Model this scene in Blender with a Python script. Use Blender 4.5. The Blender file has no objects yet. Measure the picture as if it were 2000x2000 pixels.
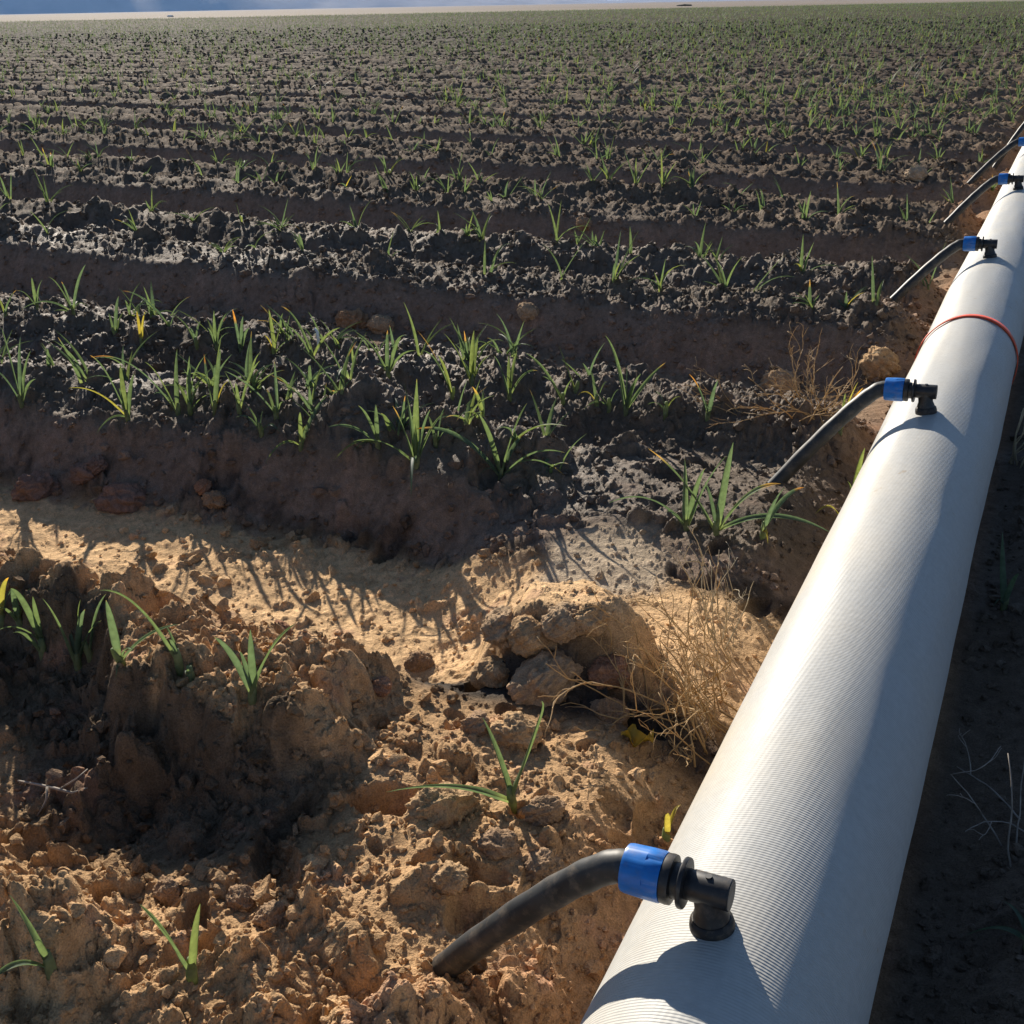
import bpy, math, random
import numpy as np
from mathutils import Vector, Matrix

random.seed(7)
RNG = np.random.default_rng(11)
SC = bpy.context.scene
COL = SC.collection
R = math.radians

# ------------------------------------------------------------------ camera
# the hose runs along +Y; beds run along X; bed tops lie near z = 0
YAW, PITCH, ROLL, CAMH, FPX = R(26.3), R(25.0), R(1.05), 0.65, 2144.0
FW = np.array([-math.sin(YAW) * math.cos(PITCH), math.cos(YAW) * math.cos(PITCH), -math.sin(PITCH)])
_r0 = np.array([math.cos(YAW), math.sin(YAW), 0.0]); _u0 = np.cross(_r0, FW)
RT = math.cos(ROLL) * _r0 - math.sin(ROLL) * _u0
UP = np.cross(RT, FW)
CAM = np.array([0.0, 0.0, CAMH])
SUN_AZ, SUN_EL = R(26.3 + 18.0), R(22.5)            # azimuth to the left of +Y
SUND = np.array([-math.sin(SUN_AZ) * math.cos(SUN_EL), math.cos(SUN_AZ) * math.cos(SUN_EL), math.sin(SUN_EL)])

def ray(px, py):
    d = FW + RT * ((px - 1000) / FPX) - UP * ((py - 1000) / FPX)
    return d

# ------------------------------------------------------------------ noise
def h2(ix, iy, seed):
    a = (ix.astype(np.int64) * 374761393 + iy.astype(np.int64) * 668265263 + seed * 974634777) & 0xFFFFFFFF
    a = ((a ^ (a >> 13)) * 1274126177) & 0xFFFFFFFF
    a = ((a ^ (a >> 16)) * 2246822519) & 0xFFFFFFFF
    a ^= a >> 15
    return a.astype(np.float64) / 4294967296.0

def noise(x, y, seed=0):                             # gradient noise about -1..1
    x0 = np.floor(x); y0 = np.floor(y); fx = x - x0; fy = y - y0
    ux = fx * fx * fx * (fx * (fx * 6 - 15) + 10); uy = fy * fy * fy * (fy * (fy * 6 - 15) + 10)
    def g(di, dj):
        a = h2(x0 + di, y0 + dj, seed) * 6.2831853
        return np.cos(a) * (fx - di) + np.sin(a) * (fy - dj)
    a = g(0, 0); b = g(1, 0); c = g(0, 1); d = g(1, 1)
    return 1.5 * ((a + (b - a) * ux) * (1 - uy) + (c + (d - c) * ux) * uy)

def fbm(x, y, seed=0, octv=4, gain=0.5):
    s = 0; a = 1.0
    for o in range(octv):
        s = s + a * noise(x, y, seed + o * 17); x = x * 2.03 + 3.1; y = y * 2.03 - 1.7; a *= gain
    return s

def sst(a, b, x):
    t = np.clip((x - a) / (b - a), 0, 1); return t * t * (3 - 2 * t)

def bumps(x, y, cell, seed, dens, rmin=.22, rmax=.62):   # half-buried round clods
    X = x / cell; Y = y / cell
    ix = np.floor(X); iy = np.floor(Y)
    out = np.zeros_like(X)
    for di in (-1, 0, 1):
        for dj in (-1, 0, 1):
            jx = ix + di; jy = iy + dj
            rx = h2(jx, jy, seed); ry = h2(jx, jy, seed + 1); rr = h2(jx, jy, seed + 2); pr = h2(jx, jy, seed + 3)
            rad = (rmin + (rmax - rmin) * rr * rr)
            k = sst(0, .25, dens - pr)                 # clod exists where density beats its dice
            dx = X - (jx + rx); dy = Y - (jy + ry)
            an = pr * 40
            c, s = np.cos(an), np.sin(an)
            el = 1 + .45 * rr
            e2 = ((c * dx + s * dy) * el) ** 2 + ((-s * dx + c * dy) / el) ** 2
            t = np.clip(1 - e2 / (rad * rad), 0, 1)
            out = np.maximum(out, k * rad * np.sqrt(t) * (.75 + .5 * ry))
    return out * cell

PER, C0 = 1.06, 0.53

def masks(x, y):
    k = np.round((y - C0) / PER)
    far = sst(2.5, 7, y)
    mx = noise(x * 1.1 + k * 7.3, k * 3.7, 5) * .035 + noise(x * 4.3, y * 2.0, 6) * .020 + noise(x * 13, y * 9, 7) * .006 + noise(x * 32, y * 28, 8) * .002
    u = y - C0 - PER * k + mx * (1 - .65 * far)
    near = 1 - sst(1.5, 1.75, y)
    soft = near * sst(-.62, -.42, x + mx * 1.5) + (1 - near) * sst(-.40, -.16, x + mx * 2)
    soft = np.where((k == 1) & (u < 0), soft + sst(-.54, -.36, u) * (np.maximum(soft, sst(-.74, -.60, x + mx * 1.5)) - soft), soft)
    soft = np.maximum(soft, sst(-.2, 0, x))
    return k, u, soft, near

def height(x, y, res):
    x = np.asarray(x, float); y = np.asarray(y, float); res = np.asarray(res, float) + 0 * x
    k, u, soft, near = masks(x, y)
    au = np.abs(u)
    field = sst(0, 1.5, (92 + .76 * x) - y)
    wal = sst(.285, .40, au); wal = wal + near * soft * (sst(.08, .53, au) - wal)
    top = 1 - sst(.26, .34, au)
    dep = (.112 - .016 * near - .03 * sst(4, 14, y) + .02 * noise(x * .9, y * 1.1, 21)) * (1 - .62 * soft)
    h = -dep * wal
    # two plant ridges and the shallow wet trough between them
    amp = 1 + .5 * noise(x * 1.7, k * 9.7, 23)
    b1 = np.where(k == 0, 1 - sst(-.62, -.51, x + .06 * noise(x * 7, y * 9, 24)), 0)
    rid = .022 * amp * (np.exp(-((u - .185) / .075) ** 2) + .9 * np.exp(-((u + .17) / .075) ** 2))
    val = -.035 * np.exp(-(u / .075) ** 2)
    h = h + (rid + val) * (1 - .55 * soft) * (1 - np.where(k == 0, .75, 0))
    # the first bed's far ridge stands higher at the left and breaks off
    fr = sst(-.0, .13, u) * (1 - sst(.24, .36, u))
    lip = .200 - .080 * sst(-.88, -.74, x + .05 * noise(x * 9, y * 9, 25)) + .005 * noise(x * 11, y * 5, 26)
    crest = sst(lip - .055, lip + .015, u) * (1 - sst(.22, .34, u))
    h = h + b1 * (.050 * crest - .022 * sst(-.16, -.02, u) * (1 - sst(lip - .03, lip, u)))
    # lumps
    cd = top + .5 * (wal - sst(.40, .46, au)) + .10
    flo = sst(.37, .43, au)
    cd = cd * (1 - .6 * flo)
    calm = near * sst(-.60, -.5, x) * sst(.54, .64, y)
    cd = cd * (1 - .66 * calm)
    patch = fbm(x * 3.1, y * 3.1, 31, 3)
    p2 = fbm(x * 6.5, y * 6.5, 35, 3)
    cd = np.clip(cd * np.where(near > .5, .52 + .62 * p2 + .2 * patch, .70 + .35 * patch), .03, 1)
    cd = np.clip(cd + b1 * sst(lip - .09, lip - .02, u) * (1 - sst(.27, .34, u)) * .6, 0, 1)
    silt = np.exp(-((x + .46) / .085) ** 2 - ((y - 1.20) / .10) ** 2)
    cd = cd * (1 - .85 * sst(.3, .7, silt))
    cd = np.clip(cd + flo * (.10 + .25 * np.clip(patch, 0, 1)), 0, 1)
    h = h + np.where(k == 1, .020 * np.exp(-((u + .19) / .09) ** 2) * (1 - soft) + .036 * np.exp(-((x + .98) / .20) ** 2 - ((u + .20) / .09) ** 2), 0)
    h = h + field * fbm(x * 7, y * 7, 41, 4) * (.005 + .008 * cd) * (1 - .5 * sst(2, 5, y))
    wx = x + fbm(x * 22, y * 22, 51, 2) * .010; wy = y + fbm(x * 22 + 9, y * 22, 53, 2) * .010
    b = 0
    if True:
        def lay(cell, seed, dm, amp):
            vis = 1 - sst(.35, .9, res / cell)
            m = vis > 0
            o = np.zeros_like(h)
            if m.any():
                o[m] = bumps(wx[m], wy[m], cell, seed, (cd * dm)[m]) * vis[m] * amp
            return o
        mid_ = 1 - .55 * sst(2.2, 4.5, y) * (1 - sst(5, 9, y)) + .5 * sst(6, 14, y)
        b = lay(.21, 61, .40, .14) * mid_ + lay(.105, 71, .55, .32) * mid_ * (1 + .9 * (1 - sst(.58, .72, y)))
        b = b + lay(.050, 81, .80, .62) * (1 + .45 * (1 - sst(.58, .72, y)) + .6 * b1 * sst(.02, .10, u))
        b = b + lay(.026, 91, 1.0, .85)
        b = b + lay(.0125, 101, 1.1, .9)
        m = (1 - sst(.3, .8, res / .0055)) > 0
        if m.any():
            o = np.zeros_like(h); o[m] = bumps(wx[m], wy[m], .0055, 111, (.35 + .8 * cd)[m])
            b = b + o
    h = h + b * field * (1 - .0 * near)
    # pits knocked into the loose soil of the first bed
    mm = near * (1 - flo) * (1 - sst(.2, .5, silt))
    m = (mm > 0) & (res < .02)
    if m.any():
        o = np.zeros_like(h)
        o[m] = bumps(wx[m] + 5, wy[m] + 3, .060, 131, .62 * mm[m], .15, .5) * 1.0
        h = h - o
    # heap of dug clods at the near end of the first furrow
    d = np.hypot((x + .42) / .12, (y - .985) / .085)
    h = h + .085 * (1 - sst(.35, 1.1, d + .18 * noise(x * 25, y * 25, 141)))
    # crossing trench under the hose is filled flat
    d = sst(.20, .10, np.abs(x + .10))
    h = h * (1 - .75 * d) - .045 * d
    h = np.minimum(h, np.where((np.abs(x + .10) < .05) & (y < 14) & (y > -3), -.03, 9.))
    # end of field: gentle plain
    return h * (.02 + .98 * field) - np.minimum(  .0028 * np.maximum(0, y - (92 + .76 * x)), 14)

def hz(x, y):
    return float(height(np.array([x]), np.array([y]), np.array([.002]))[0])

def on_ground(px, py, lift=0.0):
    d = ray(px, py); z = 0.0
    for _ in range(14):
        t = (z - CAMH) / d[2]; p = CAM + d * t
        z = .5 * z + .5 * (hz(p[0], p[1]) + lift)
    t = (z - CAMH) / d[2]; p = CAM + d * t
    return np.array([p[0], p[1], hz(p[0], p[1])])

# ------------------------------------------------------------------ mesh helpers
def mesh_np(name, verts, faces, smooth=True, col=None, attr='Col'):
    """faces: array (n,4) or (n,3)"""
    me = bpy.data.meshes.new(name)
    verts = np.asarray(verts, np.float32); faces = np.asarray(faces, np.int32)
    n, kk = faces.shape
    me.vertices.add(len(verts)); me.vertices.foreach_set('co', verts.ravel())
    me.loops.add(n * kk); me.loops.foreach_set('vertex_index', faces.ravel())
    me.polygons.add(n)
    me.polygons.foreach_set('loop_start', np.arange(n, dtype=np.int32) * kk)
    me.polygons.foreach_set('loop_total', np.full(n, kk, np.int32))
    me.polygons.foreach_set('use_smooth', np.full(n, smooth, bool))
    me.update(calc_edges=True)
    if col is not None:
        a = me.color_attributes.new(attr, 'FLOAT_COLOR', 'POINT')
        c = np.ones((len(verts), 4), np.float32); c[:, :col.shape[1]] = col
        a.data.foreach_set('color', c.ravel())
    return me

def link(name, me, mat=None, parent=None):
    o = bpy.data.objects.new(name, me); COL.objects.link(o)
    if mat is not None:
        me.materials.append(mat)
    if parent is not None:
        o.parent = parent
    return o

def empty(name, loc):
    o = bpy.data.objects.new(name, None); COL.objects.link(o); o.location = loc; o.empty_display_size = .02
    return o

def tag(o, label=None, cat=None, group=None, kind=None):
    if label: o['label'] = label
    if cat: o['category'] = cat
    if group: o['group'] = group
    if kind: o['kind'] = kind
    return o

class MB:
    def __init__(s): s.v = []; s.f = []; s.c = []; s.n = 0
    def add(s, v, f, c=None):
        v = np.asarray(v, float); s.v.append(v); s.f += [tuple(i + s.n for i in q) for q in f]
        s.c.append(np.zeros((len(v), 4)) if c is None else c); s.n += len(v)
    def lathe(s, prof, org, axis, n=32, mod=None):
        """prof: list of (radius, height) along axis; ends are capped"""
        a = Vector(axis).normalized(); t = a.orthogonal().normalized(); b = a.cross(t)
        org = Vector(org); v = []; f = []
        for i, (r, h) in enumerate(prof):
            for j in range(n):
                an = 2 * math.pi * j / n
                rr = r * (mod(i, j) if mod else 1)
                v.append(org + a * h + t * (rr * math.cos(an)) + b * (rr * math.sin(an)))
        m = len(prof)
        for i in range(m - 1):
            for j in range(n):
                f.append((i * n + j, i * n + (j + 1) % n, (i + 1) * n + (j + 1) % n, (i + 1) * n + j))
        f.append(tuple(range(n - 1, -1, -1))); f.append(tuple((m - 1) * n + j for j in range(n)))
        s.add([tuple(p) for p in v], f)
    def tube(s, pts, rad, n=8, flat=1.0, cap=True):
        pts = [Vector(p) for p in pts]; v = []; f = []
        m = len(pts); up = None
        for i, p in enumerate(pts):
            d = (pts[min(i + 1, m - 1)] - pts[max(i - 1, 0)]).normalized()
            if up is None: up = d.orthogonal().normalized()
            up = (up - d * up.dot(d)).normalized(); b = d.cross(up)
            r = rad[i] if hasattr(rad, '__len__') else rad
            for j in range(n):
                an = 2 * math.pi * j / n
                v.append(tuple(p + up * (r * math.cos(an)) + b * (r * flat * math.sin(an))))
        for i in range(m - 1):
            for j in range(n):
                f.append((i * n + j, i * n + (j + 1) % n, (i + 1) * n + (j + 1) % n, (i + 1) * n + j))
        if cap:
            f.append(tuple(range(n - 1, -1, -1))); f.append(tuple((m - 1) * n + j for j in range(n)))
        s.add(v, f)
    def build(s, name, mat, parent=None, smooth=True, sharp=None):
        me = bpy.data.meshes.new(name)
        me.from_pydata(np.concatenate(s.v).tolist(), [], s.f)
        me.polygons.foreach_set('use_smooth', [smooth] * len(me.polygons))
        c = np.concatenate(s.c)
        if c.any():
            a = me.color_attributes.new('Col', 'FLOAT_COLOR', 'POINT'); a.data.foreach_set('color', c.astype(np.float32).ravel())
        me.update()
        if sharp: me.set_sharp_from_angle(angle=R(sharp))
        return link(name, me, mat, parent)

# ------------------------------------------------------------------ materials
def mat(name):
    m = bpy.data.materials.new(name); m.use_nodes = True
    nt = m.node_tree; return m, nt, nt.nodes['Principled BSDF']

def nd(nt, t, **k):
    n = nt.nodes.new(t)
    for a, b in k.items(): setattr(n, a, b)
    return n

def ramp(nt, src, stops):
    r = nd(nt, 'ShaderNodeValToRGB'); nt.links.new(src, r.inputs[0])
    while len(r.color_ramp.elements) < len(stops): r.color_ramp.elements.new(.5)
    for e, (p, c) in zip(r.color_ramp.elements, stops): e.position = p; e.color = c
    return r

def mapr(nt, src, a, b, c, d):
    n = nd(nt, 'ShaderNodeMapRange'); nt.links.new(src, n.inputs[0])
    for i, v in enumerate((a, b, c, d)): n.inputs[i + 1].default_value = v
    return n.outputs[0]

def math_(nt, op, a, b):
    n = nd(nt, 'ShaderNodeMath', operation=op)
    for i, v in enumerate((a, b)):
        if isinstance(v, (int, float)): n.inputs[i].default_value = v
        else: nt.links.new(v, n.inputs[i])
    return n.outputs[0]

def soil_material():
    m, nt, b = mat('soil')
    L = nt.links.new
    at = nd(nt, 'ShaderNodeAttribute', attribute_name='Col')
    geo = nd(nt, 'ShaderNodeNewGeometry')
    n1 = nd(nt, 'ShaderNodeTexNoise'); n1.inputs['Scale'].default_value = 70; n1.inputs['Detail'].default_value = 6; n1.inputs['Roughness'].default_value = .7
    L(geo.outputs['Position'], n1.inputs['Vector'])
    n2 = nd(nt, 'ShaderNodeTexNoise'); n2.inputs['Scale'].default_value = 620; n2.inputs['Detail'].default_value = 3
    L(geo.outputs['Position'], n2.inputs['Vector'])
    v = math_(nt, 'MULTIPLY', mapr(nt, n1.outputs[0], .3, .7, .72, 1.28), mapr(nt, n2.outputs[0], .3, .7, .75, 1.25))
    mx = nd(nt, 'ShaderNodeVectorMath', operation='SCALE')
    L(at.outputs['Color'], mx.inputs[0]); L(v, mx.inputs['Scale'])
    L(mx.outputs[0], b.inputs['Base Color'])
    L(mapr(nt, at.outputs['Alpha'], 0, 1, .95, .62), b.inputs['Roughness'])
    L(mapr(nt, at.outputs['Alpha'], 0, 1, .0, .38), b.inputs['Specular IOR Level'])
    bp = nd(nt, 'ShaderNodeBump'); bp.inputs['Strength'].default_value = .8; bp.inputs['Distance'].default_value = .0022
    L(n2.outputs[0], bp.inputs['Height'])
    bp2 = nd(nt, 'ShaderNodeBump'); bp2.inputs['Strength'].default_value = .7; bp2.inputs['Distance'].default_value = .006
    L(n1.outputs[0], bp2.inputs['Height']); L(bp.outputs[0], bp2.inputs['Normal'])
    n4 = nd(nt, 'ShaderNodeTexNoise'); n4.inputs['Scale'].default_value = 26; n4.inputs['Detail'].default_value = 4; n4.inputs['Roughness'].default_value = .65; L(geo.outputs['Position'], n4.inputs['Vector'])
    bp3 = nd(nt, 'ShaderNodeBump'); bp3.inputs['Strength'].default_value = .6; bp3.inputs['Distance'].default_value = .012
    L(n4.outputs[0], bp3.inputs['Height']); L(bp2.outputs[0], bp3.inputs['Normal'])
    L(bp3.outputs[0], b.inputs['Normal'])
    return m

def leaf_material():
    m, nt, b = mat('onion_leaf'); L = nt.links.new
    at = nd(nt, 'ShaderNodeAttribute', attribute_name='Col')
    sp = nd(nt, 'ShaderNodeSeparateColor'); L(at.outputs['Color'], sp.inputs[0])   # r along leaf, g dryness, b hue
    hue = ramp(nt, sp.outputs[2], [(0, (.082, .125, .098, 1)), (.45, (.108, .152, .088, 1)), (.8, (.18, .21, .078, 1)), (1, (.40, .31, .07, 1))])
    dry = ramp(nt, sp.outputs[2], [(0, (.46, .20, .06, 1)), (.5, (.50, .34, .13, 1)), (1, (.58, .30, .05, 1))])
    e0 = math_(nt, 'SUBTRACT', 1.02, sp.outputs[1])
    t = math_(nt, 'SUBTRACT', sp.outputs[0], e0); t = math_(nt, 'MULTIPLY', t, 7.0)
    cl = nd(nt, 'ShaderNodeClamp'); L(t, cl.inputs[0])
    mx = nd(nt, 'ShaderNodeMix', data_type='RGBA'); L(cl.outputs[0], mx.inputs[0]); L(hue.outputs[0], mx.inputs[6]); L(dry.outputs[0], mx.inputs[7])
    pale = nd(nt, 'ShaderNodeMix', data_type='RGBA'); L(mapr(nt, sp.outputs[0], .0, .16, .55, 0), pale.inputs[0])
    L(mx.outputs[2], pale.inputs[6]); pale.inputs[7].default_value = (.34, .38, .18, 1)
    geo = nd(nt, 'ShaderNodeNewGeometry')
    n = nd(nt, 'ShaderNodeTexNoise'); n.inputs['Scale'].default_value = 160; n.inputs['Detail'].default_value = 3; L(geo.outputs['Position'], n.inputs[0])
    sc = nd(nt, 'ShaderNodeVectorMath', operation='SCALE'); L(pale.outputs[2], sc.inputs[0]); L(mapr(nt, n.outputs[0], .3, .7, .8, 1.2), sc.inputs['Scale'])
    L(sc.outputs[0], b.inputs['Base Color']); b.inputs['Roughness'].default_value = .62; b.inputs['Specular IOR Level'].default_value = .28
    tr = nd(nt, 'ShaderNodeBsdfTranslucent')
    t2 = nd(nt, 'ShaderNodeVectorMath', operation='MULTIPLY'); L(sc.outputs[0], t2.inputs[0]); t2.inputs[1].default_value = (1.6, 1.6, .85)
    L(t2.outputs[0], tr.inputs[0])
    ms = nd(nt, 'ShaderNodeMixShader'); ms.inputs[0].default_value = .44
    L(b.outputs[0], ms.inputs[1]); L(tr.outputs[0], ms.inputs[2]); L(ms.outputs[0], nt.nodes['Material Output'].inputs[0])
    return m

def hose_material():
    m, nt, b = mat('white_hose'); L = nt.links.new
    tc = nd(nt, 'ShaderNodeTexCoord')
    sx = nd(nt, 'ShaderNodeSeparateXYZ'); L(tc.outputs['Object'], sx.inputs[0])
    # cylindrical coordinates of the woven cover: angle from the object's own axis
    ang = math_(nt, 'ARCTAN2', sx.outputs[0], sx.outputs[2])
    arc = math_(nt, 'MULTIPLY', ang, .084)
    w1 = math_(nt, 'SINE', math_(nt, 'MULTIPLY', math_(nt, 'ADD', sx.outputs[1], math_(nt, 'MULTIPLY', arc, -.03)), 2 * math.pi / .0025), 0)
    w2 = math_(nt, 'SINE', math_(nt, 'MULTIPLY', math_(nt, 'SUBTRACT', arc, math_(nt, 'MULTIPLY', sx.outputs[1], .15)), 2 * math.pi / .0046), 0)
    wv = math_(nt, 'ADD', w1, math_(nt, 'MULTIPLY', w2, .22))
    n = nd(nt, 'ShaderNodeTexNoise'); n.inputs['Scale'].default_value = 9; n.inputs['Detail'].default_value = 6; L(tc.outputs['Object'], n.inputs[0])
    n3 = nd(nt, 'ShaderNodeTexNoise'); n3.inputs['Scale'].default_value = 140; n3.inputs['Detail'].default_value = 3; L(tc.outputs['Object'], n3.inputs[0])
    dirt = nd(nt, 'ShaderNodeMix', data_type='RGBA')
    side = mapr(nt, sx.outputs[0], -.02, -.084, 0, 1)          # dust settled on the flank facing the soil
    L(math_(nt, 'MULTIPLY', mapr(nt, n.outputs[0], .40, .75, .05, 1), math_(nt, 'ADD', math_(nt, 'MULTIPLY', side, .45), .12)), dirt.inputs[0])
    dirt.inputs[6].default_value = (.47, .468, .445, 1); dirt.inputs[7].default_value = (.55, .44, .27, 1)
    sc = nd(nt, 'ShaderNodeVectorMath', operation='SCALE'); L(dirt.outputs[2], sc.inputs[0]); L(mapr(nt, n3.outputs[0], .3, .7, .94, 1.05), sc.inputs['Scale'])
    n5 = nd(nt, 'ShaderNodeTexNoise'); n5.inputs['Scale'].default_value = 46; n5.inputs['Detail'].default_value = 4; n5.inputs['Roughness'].default_value = .6; L(tc.outputs['Object'], n5.inputs[0])
    n6 = nd(nt, 'ShaderNodeTexNoise'); n6.inputs['Scale'].default_value = 4.5; n6.inputs['Detail'].default_value = 3; L(tc.outputs['Object'], n6.inputs[0])
    spl = math_(nt, 'MULTIPLY', mapr(nt, n5.outputs[0], .66, .72, 0, .55), mapr(nt, n6.outputs[0], .45, .60, 0, 1))     # dried mud flecks
    mud = nd(nt, 'ShaderNodeMix', data_type='RGBA'); L(spl, mud.inputs[0]); L(sc.outputs[0], mud.inputs[6]); mud.inputs[7].default_value = (.36, .27, .17, 1)
    L(mud.outputs[2], b.inputs['Base Color'])
    L(mapr(nt, n.outputs[0], .3, .7, .40, .55), b.inputs['Roughness']); b.inputs['Specular IOR Level'].default_value = .25
    bp = nd(nt, 'ShaderNodeBump'); bp.inputs['Strength'].default_value = .34; bp.inputs['Distance'].default_value = .00046
    L(wv, bp.inputs['Height']); L(bp.outputs[0], b.inputs['Normal'])
    return m

def plain(name, col, rough=.5, spec=.5, var=.15, scale=60, bump=.0):
    m, nt, b = mat(name); L = nt.links.new
    tc = nd(nt, 'ShaderNodeTexCoord')
    n = nd(nt, 'ShaderNodeTexNoise'); n.inputs['Scale'].default_value = scale; n.inputs['Detail'].default_value = 5; L(tc.outputs['Object'], n.inputs[0])
    sc = nd(nt, 'ShaderNodeVectorMath', operation='SCALE'); sc.inputs[0].default_value = col
    L(mapr(nt, n.outputs[0], .3, .7, 1 - var, 1 + var), sc.inputs['Scale'])
    L(sc.outputs[0], b.inputs['Base Color']); b.inputs['Roughness'].default_value = rough; b.inputs['Specular IOR Level'].default_value = spec
    if bump:
        bp = nd(nt, 'ShaderNodeBump'); bp.inputs['Distance'].default_value = bump; bp.inputs['Strength'].default_value = .8
        L(n.outputs[0], bp.inputs['Height']); L(bp.outputs[0], b.inputs['Normal'])
    return m

def thin(name, col, tcol, k=.35):
    m = plain(name, col, .6, .3, .25, 90); nt = m.node_tree
    tr = nd(nt, 'ShaderNodeBsdfTranslucent'); tr.inputs[0].default_value = (*tcol, 1)
    ms = nd(nt, 'ShaderNodeMixShader'); ms.inputs[0].default_value = k
    nt.links.new(nt.nodes['Principled BSDF'].outputs[0], ms.inputs[1]); nt.links.new(tr.outputs[0], ms.inputs[2])
    nt.links.new(ms.outputs[0], nt.nodes['Material Output'].inputs[0])
    return m

def dusty(m, amt):
    nt = m.node_tree; L = nt.links.new; b = nt.nodes['Principled BSDF']; src = b.inputs['Base Color'].links[0].from_socket
    geo = nd(nt, 'ShaderNodeNewGeometry'); n = nd(nt, 'ShaderNodeTexNoise'); n.inputs['Scale'].default_value = 85; n.inputs['Detail'].default_value = 7; n.inputs['Roughness'].default_value = .7
    L(geo.outputs['Position'], n.inputs['Vector'])
    mx = nd(nt, 'ShaderNodeMix', data_type='RGBA'); L(mapr(nt, n.outputs[0], .5, .72, 0, amt), mx.inputs[0]); L(src, mx.inputs[6]); mx.inputs[7].default_value = (.36, .27, .18, 1)
    L(mx.outputs[2], b.inputs['Base Color'])

M_SOIL = soil_material(); M_LEAF = leaf_material(); M_HOSE = hose_material()
M_BLACK = plain('black_plastic', (.018, .018, .019), .42, .5, .25, 200)
M_RUBBER = plain('black_rubber', (.015, .015, .016), .55, .4, .25, 120)
M_TUBE = plain('black_tubing', (.030, .031, .031), .52, .40, .45, 55, .0004)
M_BLUE = plain('blue_plastic', (.010, .17, .56), .33, .5, .12, 120)
M_RED = plain('red_ribbon', (.72, .09, .03), .45, .4, .15, 150)
M_STRAW = thin('dry_straw', (.56, .38, .18), (.58, .38, .16), .3)
M_PALE = thin('pale_straw', (.50, .42, .28), (.5, .4, .2), .2)
M_TWIG = plain('grey_twig', (.30, .26, .22), .8, .2, .3, 90)
M_YELL = thin('yellow_leaf', (.62, .40, .05), (.7, .42, .04), .4)
M_WHITE = plain('white_strip', (.80, .80, .78), .5, .4, .08, 90)
M_HILL = plain('hill_rock', (.20, .165, .14), .95, .1, .35, .012)
M_BUSH = plain('dark_bush', (.06, .065, .045), .9, .1, .4, 2)
M_ROCK = plain('pale_rock', (.88, .87, .84), .8, .2, .2, 2)

for m_, a_ in ((M_BLACK, .22), (M_RUBBER, .3), (M_TUBE, .28), (M_BLUE, .25)): dusty(m_, a_)

# ------------------------------------------------------------------ ground (one sheet to the horizon)
def build_ground():
    rs = [.02, .06, .12, .2, .28, .36, .43]
    r = .45
    while r < 95:
        rs.append(r); r += r * (.0019 + .00035 * min(r, 5.0))
    while r < 9000:
        rs.append(r); r *= 1.06
    rs = np.array(rs)
    fine = np.arange(R(-36), R(36), .00100)
    left = R(37) + np.cumsum(np.geomspace(.0015, .09, 70)); left = left[left < math.pi]
    ang = np.concatenate([-left[::-1], fine, left]) + YAW
    A, RR = np.meshgrid(ang, rs)
    x = -np.sin(A) * RR; y = np.cos(A) * RR
    dr = np.gradient(rs)[:, None] + 0 * A
    da = np.gradient(ang)[None, :] * RR
    res = np.maximum(dr * .5, da)
    sh = x.shape
    x = x.ravel(); y = y.ravel(); res = res.ravel()
    z = height(x, y, res)
    z = np.where(np.hypot(x, y) > 300, z, z)
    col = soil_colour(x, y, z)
    nr, na = sh
    idx = np.arange(nr * na).reshape(nr, na)
    a = idx[:-1, :]; b = idx[1:, :]
    f = np.stack([a, np.roll(a, -1, 1), np.roll(b, -1, 1), b], -1).reshape(-1, 4)
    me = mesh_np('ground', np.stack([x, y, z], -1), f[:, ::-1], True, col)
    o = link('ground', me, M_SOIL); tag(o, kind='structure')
    return o

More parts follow.
